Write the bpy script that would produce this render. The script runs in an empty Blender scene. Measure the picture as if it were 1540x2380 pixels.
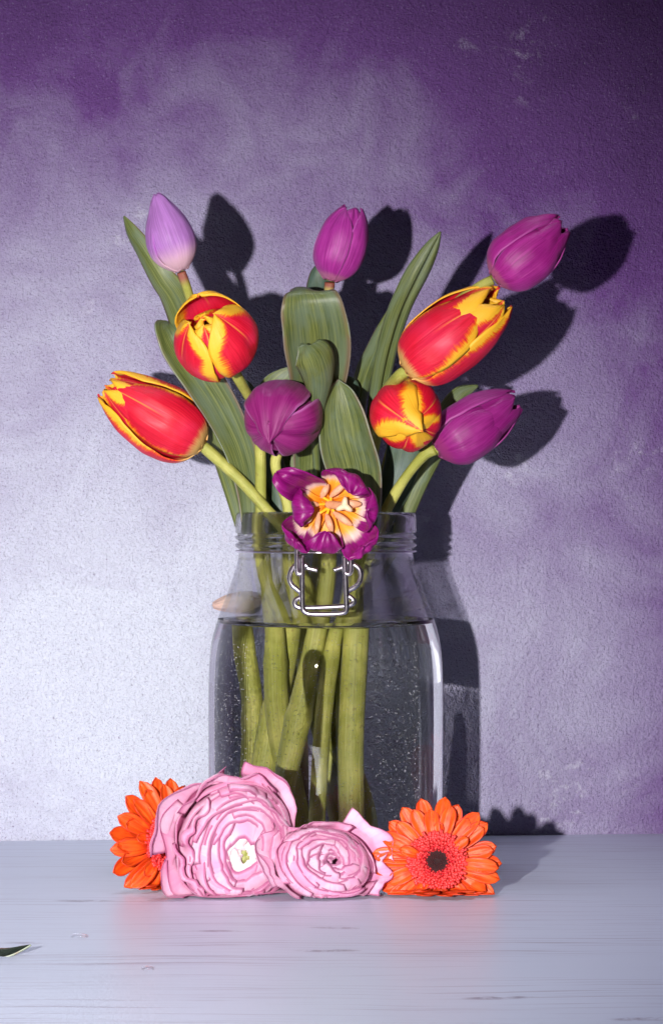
import bpy, math, random
from mathutils import Vector, Matrix, Quaternion, noise
random.seed(7)
S = bpy.context.scene
COL = S.collection
PI = math.pi

# ---------------------------------------------------------------- camera
CZ = 0.21                       # lens height above the table, metres
cam = bpy.data.cameras.new('camera'); co = bpy.data.objects.new('camera', cam); COL.objects.link(co)
cam.sensor_fit = 'HORIZONTAL'; cam.sensor_width = 36; cam.lens = 6000/1540*36
cam.clip_start = 0.05; cam.clip_end = 20
co.location = (0, -1.5, CZ); co.rotation_euler = (PI/2, 0, 0)
S.camera = co
# ---------------------------------------------------------------- world, lamps, exposure
w = bpy.data.worlds.new('World'); S.world = w; w.use_nodes = True
w.node_tree.nodes['Background'].inputs[0].default_value = (0.30, 0.24, 0.42, 1)
w.node_tree.nodes['Background'].inputs[1].default_value = 0.004
S.view_settings.view_transform = 'Standard'; S.view_settings.look = 'None'
S.view_settings.exposure = 0; S.view_settings.gamma = 1
S.render.engine = 'CYCLES'
S.cycles.use_denoising = True
S.cycles.max_bounces = 24; S.cycles.transmission_bounces = 20; S.cycles.glossy_bounces = 8
S.cycles.diffuse_bounces = 3; S.cycles.transparent_max_bounces = 24
S.cycles.sample_clamp_indirect = 6
S.cycles.caustics_reflective = True; S.cycles.caustics_refractive = True
S.cycles.blur_glossy = 0.3

def aim(o, tgt):
    o.rotation_euler = (Vector(tgt)-o.location).to_track_quat('-Z', 'Y').to_euler()
fl = bpy.data.lights.new('flash_lamp', 'SPOT'); fo = bpy.data.objects.new('flash_lamp', fl); COL.objects.link(fo)
fo.location = (-0.24, -1.38, 0.225); aim(fo, (-0.12, 0.15, 0.10))
fl.energy = 126; fl.shadow_soft_size = 0.012; fl.spot_size = math.radians(46); fl.spot_blend = 1.0
fl.color = (1.0, 0.97, 0.96)
fl.cycles.is_caustics_light = True
sb = bpy.data.lights.new('overhead_table_fill', 'AREA'); so = bpy.data.objects.new('overhead_table_fill', sb); COL.objects.link(so)  # added unseen fill from above, brightens the table but little of the wall
sb.shape = 'RECTANGLE'; sb.size = 1.0; sb.size_y = 0.85; sb.energy = 1.0; sb.color = (0.80, 0.84, 1.0)
sb.spread = math.radians(22)
so.location = (0, -0.36, 1.6); so.rotation_euler = (0, 0, 0)

# ---------------------------------------------------------------- helpers
def P(vx, vy, y=0.0):
    """point at depth y (0 = middle of the jar) seen at reference-grid position vx, vy"""
    d = 1.5+y
    return Vector(((vx-770)/6000*d, y, CZ-(vy-1190)/6000*d))
JY = .045                       # the jar stands this far behind the origin
JK = (1.5+JY)/1.5
def back(vy): return JY*sstep(620, 1150, vy)
def PB(vx, vy, y=0.0): return P(vx, vy, y+back(vy))
def ZJ(z): return z if z <= 0 else lerp(z, .21-(.21-z)*JK, sstep(0, .06, z))
def px(n, y=0.0): return n/6000*(1.5+y)

def mesh(name, V, F, mat=None, parent=None, uv=None, smooth=True, thick=0, loc=None):
    me = bpy.data.meshes.new(name)
    me.from_pydata([tuple(v) for v in V], [], F)
    if uv:
        l = me.uv_layers.new(name='UVMap')
        for p in me.polygons:
            for li in p.loop_indices:
                l.data[li].uv = uv[me.loops[li].vertex_index]
    if smooth: me.polygons.foreach_set('use_smooth', [True]*len(me.polygons))
    if mat: me.materials.append(mat)
    o = bpy.data.objects.new(name, me); COL.objects.link(o)
    if parent:
        o.parent = parent
        o.matrix_parent_inverse = Matrix.Translation(-parent.location)
    if thick:
        m = o.modifiers.new('thickness', 'SOLIDIFY'); m.thickness = thick; m.offset = 0
    return o
def empty(name, loc, label=None, cat=None, group=None):
    o = bpy.data.objects.new(name, None); COL.objects.link(o); o.location = loc
    o.empty_display_size = 0.01
    return tag(o, label, cat, group)
def tag(o, label=None, cat=None, group=None, kind=None):
    if label: o['label'] = label
    if cat: o['category'] = cat
    if group: o['group'] = group
    if kind: o['kind'] = kind
    return o
def gridmesh(fn, nu, nv, closed_u=False):
    V = []; F = []; uv = []
    for j in range(nv+1):
        for i in range(nu+(0 if closed_u else 1)):
            V.append(fn(i/nu, j/nv)); uv.append((i/nu, j/nv))
    n = nu if closed_u else nu+1
    for j in range(nv):
        for i in range(nu):
            a = j*n+i; b = j*n+(i+1) % n
            F.append((a, b, b+n, a+n))
    return V, F, uv
def lerp(a, b, t): return a+(b-a)*t
def clamp(x, a=0., b=1.): return max(a, min(b, x))
def sstep(a, b, x):
    t = clamp((x-a)/(b-a)); return t*t*(3-2*t)
def interp(tab, t):
    """smooth table lookup: tab = [(t, value or tuple), ...]"""
    n = len(tab)
    if t <= tab[0][0]: return tab[0][1]
    if t >= tab[-1][0]: return tab[-1][1]
    for i in range(n-1):
        if tab[i+1][0] >= t: break
    t0, v0 = tab[i]; t1, v1 = tab[i+1]; f = (t-t0)/(t1-t0)
    def sl(k):
        if k <= 0 or k >= n-1:
            k0 = max(k-1, 0); k1 = min(k+1, n-1)
            return (tab[k1][1]-tab[k0][1])/(tab[k1][0]-tab[k0][0])
        a = (tab[k][1]-tab[k-1][1])/(tab[k][0]-tab[k-1][0]); b = (tab[k+1][1]-tab[k][1])/(tab[k+1][0]-tab[k][0])
        return 0 if a*b <= 0 else 2*a*b/(a+b)
    m0 = sl(i)*(t1-t0); m1 = sl(i+1)*(t1-t0)
    return (2*f**3-3*f*f+1)*v0+(f**3-2*f*f+f)*m0+(3*f*f-2*f**3)*v1+(f**3-f*f)*m1
def spline(pts, t):
    """Catmull-Rom through 3D points, t in 0..1"""
    n = len(pts)-1; s = clamp(t)*n; i = min(int(s), n-1); f = s-i
    p1 = pts[i]; p2 = pts[i+1]
    p0 = pts[i-1] if i else p1*2-p2
    p3 = pts[i+2] if i+2 <= n else p2*2-p1
    return 0.5*((2*p1)+(p2-p0)*f+(2*p0-5*p1+4*p2-p3)*f*f+(3*p1-p0-3*p2+p3)*f**3)
def tube(pts, rad, nseg=24, nround=12, closed=False, cap=True):
    """swept tube; rad is a function of t"""
    V = []; F = []; uv = []
    pr = None; up = Vector((0, -1, 0)); N = nseg
    for j in range(N+1):
        t = j/N
        c = spline(pts, t); d = (spline(pts, min(1, t+.004))-spline(pts, max(0, t-.004))).normalized()
        if pr is None: a = d.cross(up).normalized()
        else: a = (pr-d*pr.dot(d)).normalized()
        pr = a; b = d.cross(a)
        for i in range(nround):
            th = 2*PI*i/nround
            V.append(c+(a*math.cos(th)+b*math.sin(th))*rad(t)); uv.append((i/nround, t))
    for j in range(N):
        for i in range(nround):
            k = j*nround; F.append((k+i, k+(i+1) % nround, k+nround+(i+1) % nround, k+nround+i))
    if cap:
        F.append(tuple(range(nround))[::-1]); F.append(tuple(N*nround+i for i in range(nround)))
    return V, F, uv

# ---------------------------------------------------------------- node helper
class NT:
    def __init__(s, name):
        s.m = bpy.data.materials.new(name); s.m.use_nodes = True
        s.t = s.m.node_tree; s.b = s.t.nodes['Principled BSDF']; s.out = s.t.nodes['Material Output']
    def n(s, kind, ins=None, **kw):
        nd = s.t.nodes.new('ShaderNode'+kind)
        for k, v in kw.items(): setattr(nd, k, v)
        for k, v in (ins or {}).items(): s.set(nd.inputs[k], v)
        return nd
    def set(s, sock, v):
        if isinstance(v, bpy.types.NodeSocket): s.t.links.new(v, sock)
        elif isinstance(v, (tuple, list)) and len(v) == 3 and sock.type == 'RGBA': sock.default_value = (*v, 1)
        else: sock.default_value = v
    def math(s, op, a, b=0., c=None, cl=False):
        nd = s.t.nodes.new('ShaderNodeMath'); nd.operation = op; nd.use_clamp = cl
        s.set(nd.inputs[0], a); s.set(nd.inputs[1], b)
        if c is not None: s.set(nd.inputs[2], c)
        return nd.outputs[0]
    def mix(s, f, a, b, mode='MIX'):
        nd = s.t.nodes.new('ShaderNodeMix'); nd.data_type = 'RGBA'; nd.blend_type = mode
        s.set(nd.inputs[0], f); s.set(nd.inputs[6], a); s.set(nd.inputs[7], b)
        return nd.outputs[2]
    def rng(s, v, a, b, c=0., d=1., smooth=True):
        nd = s.t.nodes.new('ShaderNodeMapRange'); nd.interpolation_type = 'SMOOTHSTEP' if smooth else 'LINEAR'
        s.set(nd.inputs[0], v)
        for i, x in enumerate((a, b, c, d)): s.set(nd.inputs[i+1], x)
        return nd.outputs[0]
    def uv(s):
        u = s.n('UVMap'); sp = s.n('SeparateXYZ', {0: u.outputs[0]}); return sp.outputs[0], sp.outputs[1]
    def vec(s, x, y, z=0.):
        return s.n('CombineXYZ', {0: x, 1: y, 2: z}).outputs[0]
    def noise(s, vec=None, scale=5, detail=3, rough=.5, dist=0.):
        nd = s.n('TexNoise', {'Scale': scale, 'Detail': detail, 'Roughness': rough, 'Distortion': dist})
        if vec is not None: s.set(nd.inputs['Vector'], vec)
        return nd.outputs[0]
    def bump(s, h, strength=.3, dist=.001):
        nd = s.n('Bump', {'Height': h, 'Strength': strength, 'Distance': dist}); s.set(s.b.inputs['Normal'], nd.outputs[0])
    def P(s, **kw):
        for k, v in kw.items(): s.set(s.b.inputs[k.replace('_', ' ')], v)
        return s
def objco(q): return q.n('TexCoord').outputs['Object']

# ---------------------------------------------------------------- wall and table
def m_wall():
    q = NT('painted_plaster'); c = objco(q)
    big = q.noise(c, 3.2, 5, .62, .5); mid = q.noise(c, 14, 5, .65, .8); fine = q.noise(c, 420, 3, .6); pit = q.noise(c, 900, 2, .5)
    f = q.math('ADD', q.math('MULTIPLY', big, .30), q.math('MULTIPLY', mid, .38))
    # backdrop paint pale low left, deeper violet elsewhere; light falloff painted in too
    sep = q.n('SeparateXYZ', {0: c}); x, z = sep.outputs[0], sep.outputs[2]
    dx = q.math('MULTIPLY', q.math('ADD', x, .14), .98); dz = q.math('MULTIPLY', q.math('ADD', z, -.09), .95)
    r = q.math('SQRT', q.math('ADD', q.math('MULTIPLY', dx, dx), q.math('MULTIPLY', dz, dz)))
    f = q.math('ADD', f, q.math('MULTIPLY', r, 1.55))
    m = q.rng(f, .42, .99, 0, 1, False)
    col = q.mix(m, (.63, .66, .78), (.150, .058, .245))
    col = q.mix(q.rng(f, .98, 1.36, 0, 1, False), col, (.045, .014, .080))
    grit = q.noise(c, 620, 3, .7)
    col = q.mix(q.math('MULTIPLY', q.rng(grit, .55, .70), .58), col, (.10, .05, .16))
    col = q.mix(q.math('MULTIPLY', q.rng(grit, .44, .30), .22), col, (.60, .60, .70))
    # scuffs
    sc = q.math('MULTIPLY', q.rng(q.noise(c, 11, 3, .6, .2), .58, .70), q.rng(q.noise(c, 85, 5, .8, .3), .50, .66))
    col = q.mix(q.math('MULTIPLY', sc, .6), col, (.62, .60, .72))
    q.P(Base_Color=col, Roughness=.62)
    q.set(q.b.inputs['Specular IOR Level'], .3)
    h = q.math('ADD', fine, q.math('MULTIPLY', pit, .5))
    h = q.math('ADD', h, q.math('MULTIPLY', q.noise(c, 160, 3, .6), .9))
    q.bump(h, 1., .0023)
    return q.m
def m_table():
    q = NT('whitewashed_wood_laminate'); c = objco(q)
    sep = q.n('SeparateXYZ', {0: c}); x, y = sep.outputs[0], sep.outputs[1]
    warp = q.math('MULTIPLY', q.noise(c, 5, 3, .5), .03)
    yy = q.math('ADD', y, warp)
    g1 = q.noise(q.vec(q.math('MULTIPLY', x, 6.), q.math('MULTIPLY', yy, 300.)), 1, 4, .65)
    g2 = q.noise(q.vec(q.math('MULTIPLY', x, 9.), q.math('MULTIPLY', yy, 150.), 4.), 1, 3, .6)
    area = q.rng(q.noise(q.vec(q.math('MULTIPLY', x, 3.), q.math('MULTIPLY', yy, 14.), 9.), 1, 2, .5), .36, .60)
    l1 = q.math('MULTIPLY', q.rng(g1, .53, .66), area)
    l2 = q.math('MULTIPLY', q.rng(g2, .56, .72), .40)
    ln = q.math('MAXIMUM', l1, l2)
    base = q.mix(q.noise(c, 6, 3, .5), (.60, .65, .78), (.68, .73, .86))
    col = q.mix(q.math('MULTIPLY', ln, .75), base, (.36, .33, .42))
    v = q.n('TexVoronoi', {'Vector': q.vec(q.math('MULTIPLY', x, 7.), q.math('MULTIPLY', yy, 26.)), 'Scale': 1.0, 'Randomness': 1.0})
    kn = q.math('MULTIPLY', q.rng(v.outputs['Distance'], .14, .06), q.rng(q.noise(c, 90, 3, .7), .35, .6))
    col = q.mix(q.math('MULTIPLY', kn, .75), col, (.22, .19, .27))
    q.P(Base_Color=col, Roughness=q.math('ADD', .34, q.math('MULTIPLY', g1, .12)))
    q.bump(q.math('SUBTRACT', 1., ln), .12, .0004)
    return q.m

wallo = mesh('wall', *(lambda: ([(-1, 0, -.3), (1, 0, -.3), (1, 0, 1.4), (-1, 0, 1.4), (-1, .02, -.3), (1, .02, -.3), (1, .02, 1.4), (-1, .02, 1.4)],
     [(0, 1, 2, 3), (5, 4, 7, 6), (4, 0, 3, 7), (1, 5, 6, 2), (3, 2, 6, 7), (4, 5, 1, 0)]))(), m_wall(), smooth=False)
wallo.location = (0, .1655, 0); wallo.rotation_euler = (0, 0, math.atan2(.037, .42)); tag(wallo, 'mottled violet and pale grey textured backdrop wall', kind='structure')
def box(x0, x1, y0, y1, z0, z1):
    return [(x0, y0, z0), (x1, y0, z0), (x1, y1, z0), (x0, y1, z0), (x0, y0, z1), (x1, y0, z1), (x1, y1, z1), (x0, y1, z1)], \
        [(0, 3, 2, 1), (4, 5, 6, 7), (0, 1, 5, 4), (1, 2, 6, 5), (2, 3, 7, 6), (3, 0, 4, 7)]
k_ = .037/.42
tV = [(-.75, -.8, -.03), (.75, -.8, -.03), (.75, .1645+.75*k_, -.03), (-.75, .1645-.75*k_, -.03)]
tV = tV+[(a, b, 0) for a, b, c in tV]
tab = mesh('table', tV, box(0, 1, 0, 1, 0, 1)[1], m_table(), smooth=False)
tag(tab, 'pale whitewashed wood grain table top', kind='structure')
# ---------------------------------------------------------------- jar
JX = (757-770)/4000*JK
NCAP = 2.02
JROT = math.radians(-9)
# height, half width, squareness exponent
prof = [(0.000, .0560, 4.0), (.0015, .0590, 4), (.004, .0632, 4), (.009, .0662, 4), (.016, .0674, 4), (.034, .0678, 4.2), (.060, .0681, 4.2), (.090, .0682, 4.2), (.110, .0681, 4.2),
        (.124, .0676, 4.0), (.134, .0665, 3.8), (.141, .0649, 3.6), (.148, .0627, 3.2), (.155, .0602, 2.8), (.163, .0572, 2.5),
        (.171, .0543, 2.2), (.178, .0521, 2.05), (.184, .0508, 2), (.1885, .0503, 2),
        (.1889, .0510, 2), (.1896, .0522, 2), (.1906, .0527, 2), (.1916, .0524, 2), (.1924, .0513, 2), (.1930, .0508, 2), (.1937, .0513, 2), (.1945, .0524, 2), (.1953, .0527, 2), (.1961, .0524, 2), (.1968, .0514, 2),
        (.1973, .0512, 2), (.1977, .0520, 2), (.1983, .0525, 2), (.199, .0526, 2), (.204, .0525, 2), (.208, .0523, 2), (.2094, .0517, 2), (.2100, .0505, 2)]
inner = [(.2096, .0488, 2), (.2080, .0480, 2), (.200, .0478, 2), (.190, .0476, 2), (.184, .0478, 2), (.178, .0490, 2.05), (.171, .0512, 2.2), (.163, .0541, 2.5), (.155, .0571, 2.8), (.1495, .0592, 3.1), (.1475, .0598, 3.2)]
def ring(h, hw, n, N=256):
    n = min(n, NCAP)
    out = []
    for i in range(N):
        th = 2*PI*i/N
        c, s = math.cos(th), math.sin(th)
        r = hw/((abs(c)**n+abs(s)**n)**(1/n))
        if n > 2.05:
            # the seen half width stays hw although the squarish body stands a little turned
            k = max(abs(math.cos(a+JROT))/((abs(math.cos(a))**n+abs(math.sin(a))**n)**(1/n)) for a in [q*PI/90 for q in range(180)])
            r /= k
        a = th+JROT
        out.append(Vector((JX+JK*r*math.cos(a), JY+JK*r*math.sin(a), ZJ(h))))
    return out
def densify(tab, lo):
    return tab
def loft(rings):
    V = []; F = []; N = len(rings[0])
    for r in rings: V += r
    for j in range(len(rings)-1):
        for i in range(N):
            F.append((j*N+i, j*N+(i+1) % N, (j+1)*N+(i+1) % N, (j+1)*N+i))
    return V, F
def m_glass():
    q = NT('clear_glass')
    q.P(Base_Color=(.975, .985, .99), Roughness=0.0, IOR=1.52, Transmission_Weight=1.0)
    return q.m
GL = m_glass()
def m_thin():
    q = NT('thin_clear_glass'); q.P(Base_Color=(.96, .96, .985), Roughness=0., IOR=1.42, Transmission_Weight=1.)
    t = q.n('BsdfTransparent', {'Color': (.97, .97, .985)}); mx = q.n('MixShader', {0: q.rng(q.n('SeparateXYZ', {0: objco(q)}).outputs[2], .181, .184, .72, .18), 1: q.b.outputs[0], 2: t.outputs[0]})
    q.set(q.out.inputs[0], mx.outputs[0]); return q.m
THIN = m_thin()
jar = empty('glass_jar', (JX, JY, 0), 'clear glass clip-top jar half full of water, holding the tulip stems', 'jar')
# refine the profile smoothly
def refine(tab, k=3):
    out = []
    T1 = [(i, a[0]) for i, a in enumerate(tab)]; T2 = [(i, a[1]) for i, a in enumerate(tab)]; T3 = [(i, a[2]) for i, a in enumerate(tab)]
    for i in range((len(tab)-1)*k+1):
        t = i/k; out.append((interp(T1, t), interp(T2, t), interp(T3, t)))
    return out
R = [ring(*p) for p in refine(prof)]+[ring(*p) for p in refine(inner)]
V, F = loft(R)
N = 256
# bottom: slightly pushed-up punt
b0 = [[Vector((JX, JY, 0))+(v-Vector((JX, JY, 0)))*s for v in R[0]] for s in (.93, .8, .5, .2)]
for r, z in zip(b0, (.0006, .002, .004, .0048)):
    for v in r: v.z = z
Vb = []
for r in b0: Vb += r
off = len(V); V += Vb
for i in range(N):
    F.append((i, off+i, off+(i+1) % N, (i+1) % N))
    for k in range(3):
        a = off+k*N; F.append((a+i, a+N+i, a+N+(i+1) % N, a+(i+1) % N))
F.append(tuple(off+3*N+i for i in range(N))[::-1])
body = mesh('jar_body', V, F, GL, jar)
body.cycles.is_caustics_caster = True
body.data.materials.append(THIN)
for p_ in body.data.polygons:
    if p_.center.z > ZJ(.1475)+.0001: p_.material_index = 1
# the water: surface with a meniscus creeping up the glass, meeting the wall of the jar
wr = R[-1]
WZ = ZJ(.1475); c0 = Vector((JX, JY, WZ))
rr = []
for s, dz in ((1.0, 0), (.992, -.0014), (.98, -.0026), (.955, -.0033), (.8, -.0035), (.5, -.0035), (.2, -.0035)):
    rr.append([Vector((c0.x+(v.x-c0.x)*s, c0.y+(v.y-c0.y)*s, WZ+dz)) for v in wr])
Vw, Fw = loft(rr)
Fw.append(tuple(len(Vw)-N+i for i in range(N)))
def m_water():
    q = NT('water')
    q.P(Base_Color=(.98, .99, 1), Roughness=0, IOR=1.52, Transmission_Weight=1.0)
    return q.m
water = mesh('water', Vw, Fw, m_water())
water.cycles.is_caustics_caster = True
tag(water, 'still water surface inside the glass jar, around the stems', 'water')
# ---------------------------------------------------------------- plant materials
def m_petal(name, main, base, edge, vein=.35, basev=.16, rough=.47, inner=None):
    """one-colour tulip petal: pale claw, darker fine veins, slightly lighter rim"""
    q = NT(name); u, v = q.uv()
    e = q.math('ABSOLUTE', q.math('SUBTRACT', q.math('MULTIPLY', u, 2.), 1.))
    rnd = q.n('ObjectInfo').outputs['Random']
    st = q.noise(q.vec(q.math('MULTIPLY', u, 46.), q.math('MULTIPLY', v, 1.6), q.math('MULTIPLY', rnd, 30.)), 1, 4, .6)
    bl = q.noise(q.vec(q.math('MULTIPLY', u, 5.), q.math('MULTIPLY', v, 3.), q.math('MULTIPLY', rnd, 9.)), 1, 3, .5)
    dark = tuple(c*.55 for c in main); light = tuple(min(1, c*1.35+.03) for c in main)
    col = q.mix(q.rng(st, .35, .68), dark, light)
    col = q.mix(1-vein, col, main)
    col = q.mix(q.math('MULTIPLY', q.rng(bl, .4, .75), .5), col, light)
    col = q.mix(q.math('MULTIPLY', q.rng(e, .88, .99), .8), col, edge)
    col = q.mix(q.rng(q.math('SUBTRACT', v, q.math('MULTIPLY', st, .10)), basev, basev*.12), col, base)
    q.P(Base_Color=col, Roughness=rough); q.set(q.b.inputs['Specular IOR Level'], .45)
    q.set(q.b.inputs['Sheen Weight'], .04)
    q.bump(q.math('ADD', st, q.math('MULTIPLY', bl, 1.)), .5, .0007)
    trans(q, col, .14)
    return q.m
def trans(q, col, f):
    t = q.n('BsdfTranslucent', {'Color': col}); mx = q.n('MixShader', {0: f, 1: q.b.outputs[0], 2: t.outputs[0]})
    q.set(q.out.inputs[0], mx.outputs[0])
def m_flame(name, thr=.62, tip=.5):
    """scarlet petal with a feathered golden margin"""
    q = NT(name); u, v = q.uv()
    e = q.math('ABSOLUTE', q.math('SUBTRACT', q.math('MULTIPLY', u, 2.), 1.))
    rnd = q.n('ObjectInfo').outputs['Random']; z = q.math('MULTIPLY', rnd, 30.)
    fe = q.noise(q.vec(q.math('MULTIPLY', u, 5.), q.math('MULTIPLY', v, 75.), z), 1, 3, .6)
    lo = q.noise(q.vec(q.math('MULTIPLY', u, 2.), q.math('MULTIPLY', v, 3.), z), 1, 2, .5)
    st = q.noise(q.vec(q.math('MULTIPLY', u, 50.), q.math('MULTIPLY', v, 2.), z), 1, 4, .6)
    s = q.math('ADD', q.math('MULTIPLY', e, q.rng(v, .05, .75, .80, 1.0)), q.math('MULTIPLY', q.rng(v, .60, 1.), tip))
    s = q.math('ADD', s, q.math('MULTIPLY', q.math('SUBTRACT', fe, .5), .42))
    s = q.math('ADD', s, q.math('MULTIPLY', q.math('SUBTRACT', lo, .5), .5))
    s = q.math('ADD', s, q.math('MULTIPLY', q.math('SUBTRACT', rnd, .5), .12))
    red = q.mix(q.rng(st, .3, .7), (.62, .003, .022), (.78, .012, .045))
    red = q.mix(q.math('MULTIPLY', q.rng(lo, .45, .75), .5), red, (.80, .035, .11))
    mid = q.mix(q.rng(s, thr-.10, thr+.02), red, (.86, .12, .01))
    col = q.mix(q.rng(s, thr, thr+.12), mid, (.95, .50, .028))
    # golden midrib line
    rib = q.math('MULTIPLY', q.rng(e, .035, .008), q.math('MULTIPLY', q.rng(v, .45, .8), .6))
    col = q.mix(rib, col, (.92, .38, .06))
    col = q.mix(q.rng(q.math('SUBTRACT', v, q.math('MULTIPLY', st, .12)), .09, .0), col, (.85, .50, .16))
    q.P(Base_Color=col, Roughness=.46); q.set(q.b.inputs['Specular IOR Level'], .45)
    q.bump(q.math('ADD', st, lo), .5, .0007)
    trans(q, col, .14)
    return q.m
def m_leaf(name='tulip_leaf', a=(.065, .090, .022), b=(.190, .215, .060), bloom=(.135, .185, .125)):
    q = NT(name); u, v = q.uv(); rnd = q.n('ObjectInfo').outputs['Random']; z = q.math('MULTIPLY', rnd, 40.)
    e = q.math('ABSOLUTE', q.math('SUBTRACT', q.math('MULTIPLY', u, 2.), 1.))
    st = q.noise(q.vec(q.math('MULTIPLY', u, 38.), q.math('MULTIPLY', v, 3.), z), 1, 5, .65)
    s2 = q.noise(q.vec(q.math('MULTIPLY', u, 110.), q.math('MULTIPLY', v, 22.), z), 1, 3, .6)
    bl = q.noise(q.vec(q.math('MULTIPLY', u, 3.), q.math('MULTIPLY', v, 5.), z), 1, 3, .6)
    col = q.mix(q.rng(st, .35, .65), a, b)
    col = q.mix(q.math('MULTIPLY', q.rng(bl, .35, .7), .65), col, bloom)
    col = q.mix(q.math('MULTIPLY', q.rng(s2, .55, .8), .35), col, (.07, .10, .03))
    col = q.mix(q.rng(e, .965, .99), col, (.26, .30, .22))
    ed = q.math('MULTIPLY', q.rng(e, .80, .97), q.rng(q.math('ADD', bl, q.math('MULTIPLY', rnd, .3)), .60, .78))
    col = q.mix(q.math('MULTIPLY', ed, .45), col, (.20, .06, .05))
    q.P(Base_Color=col, Roughness=.42); q.set(q.b.inputs['Specular IOR Level'], .4)
    q.bump(q.math('ADD', st, q.math('MULTIPLY', s2, .5)), .35, .0005)
    trans(q, q.mix(.5, col, (.25, .35, .04)), .10)
    return q.m
def m_stem(name='tulip_stem', top=(.32, .32, .06), tv=.012):
    q = NT(name); c = objco(q); u, v = q.uv()
    n1 = q.noise(c, 60, 4, .6); n2 = q.noise(q.vec(q.math('MULTIPLY', u, 20.), q.math('MULTIPLY', v, 8.)), 1, 3, .6)
    col = q.mix(q.rng(n1, .35, .7), (.31, .32, .055), (.52, .49, .12))
    col = q.mix(q.math('MULTIPLY', q.rng(n2, .5, .75), .5), col, (.22, .20, .045))
    col = q.mix(q.rng(v, tv+.06, tv), col, top)
    # bruised brown cut end standing in the water
    col = q.mix(q.math('MULTIPLY', q.rng(q.math('ADD', v, q.math('MULTIPLY', n1, .06)), .955, 1.0), .85), col, (.10, .055, .022))
    fl_ = q.noise(q.vec(q.math('MULTIPLY', u, 34.), q.math('MULTIPLY', v, 5.), 3.), 1, 4, .7)
    col = q.mix(q.math('MULTIPLY', q.rng(fl_, .5, .72), .45), col, (.52, .52, .20))
    sp = q.noise(c, 240, 4, .7); col = q.mix(q.math('MULTIPLY', q.rng(sp, .58, .72), .55), col, (.16, .12, .03))
    q.P(Base_Color=col, Roughness=.5)
    q.set(q.b.inputs['Specular IOR Level'], .35); q.bump(q.math('ADD', q.math('ADD', n1, n2), fl_), .5, .0008)
    return q.m
LEAF = m_leaf(); LEAF2 = m_leaf('blue_green_tulip_leaf', (.035, .062, .028), (.085, .125, .065), (.07, .12, .105)); STEM = m_stem(); STEMR = m_stem('red_topped_stem', (.26, .07, .05), .05)

# ---------------------------------------------------------------- petals
RP = [(0, .10), (.03, .34), (.08, .56), (.16, .77), (.28, .93), (.42, 1.0), (.56, .97), (.70, .85), (.82, .67), (.92, .46), (1, .24)]
WP = [(0, .30), (.10, .62), (.25, .88), (.42, 1.0), (.60, .97), (.75, .82), (.87, .58), (.95, .34), (1.0, .05)]
def frame(base, tip, roll=0.0, xang=None):
    Z = (tip-base).normalized(); X = Vector((0, -1, 0)); X = X-Z*X.dot(Z)
    if xang is not None: a = math.radians(xang); X = Vector((math.cos(a), 0, math.sin(a))); X = X-Z*X.dot(Z)
    if xang is None and X.length < .25: X = Vector((0, 0, 1)); X = X-Z*X.dot(Z)
    X.normalize(); Y = Z.cross(X)
    c, s = math.cos(roll), math.sin(roll)
    return X*c+Y*s, Y*c-X*s, Z
def petal(parent, base, FR, th, L, R, W, mat, rp=RP, wp=WP, sc=1.0, rc=.90, spiral=.05, tilt=0., lift=0., edge=0., ripple=.02, crease=.05, curlt=0., seed=0, nu=20, nv=30, name='petal', tipx=0.):
    X, Y, Z = FR; ct, st = math.cos(th), math.sin(th)
    er = X*ct+Y*st; et = Y*ct-X*st
    tl = math.radians(tilt)
    def fn(a, v):
        u = a*2-1
        r0 = interp(rp, v)*R*sc; w_ = interp(wp, v)*W
        rho = max(r0, .42*R)*rc
        s = u*w_; an = s/rho
        an = max(-1.75, min(1.75, an))
        n1 = noise.noise(Vector((u*1.3+seed*3.1, v*2.2, seed*1.7))); n2 = noise.noise(Vector((u*4+seed, v*6, seed*2.3+9)))
        x = rho*math.sin(an)+tipx*R*v*v
        r = r0-rho*(1-math.cos(an))
        r += R*(n1*.07+n2*ripple)+spiral*R*u*math.sin(PI*min(1, v*1.1))
        r -= crease*R*math.exp(-(u/.10)**2)*sstep(.1, .5, v)
        r += crease*.5*R*math.exp(-((abs(u)-.45)/.2)**2)*sstep(.2, .7, v)
        r += edge*R*abs(u)**4
        r += curlt*R*sstep(.75, 1, v)
        z = L*(v+.012*n2*v)-.06*L*abs(u)**3*sstep(.6, 1, v)+L*.012*noise.noise(Vector((u*7, seed*5., 0)))*sstep(.6, 1, v)
        r, z = r*math.cos(tl)+z*math.sin(tl), z*math.cos(tl)-r*math.sin(tl)
        return base+er*r+et*x+Z*(z+lift)
    V, F, uv = gridmesh(fn, nu, nv)
    return mesh(name, V, F, mat, parent, uv, thick=.0006)

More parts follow.
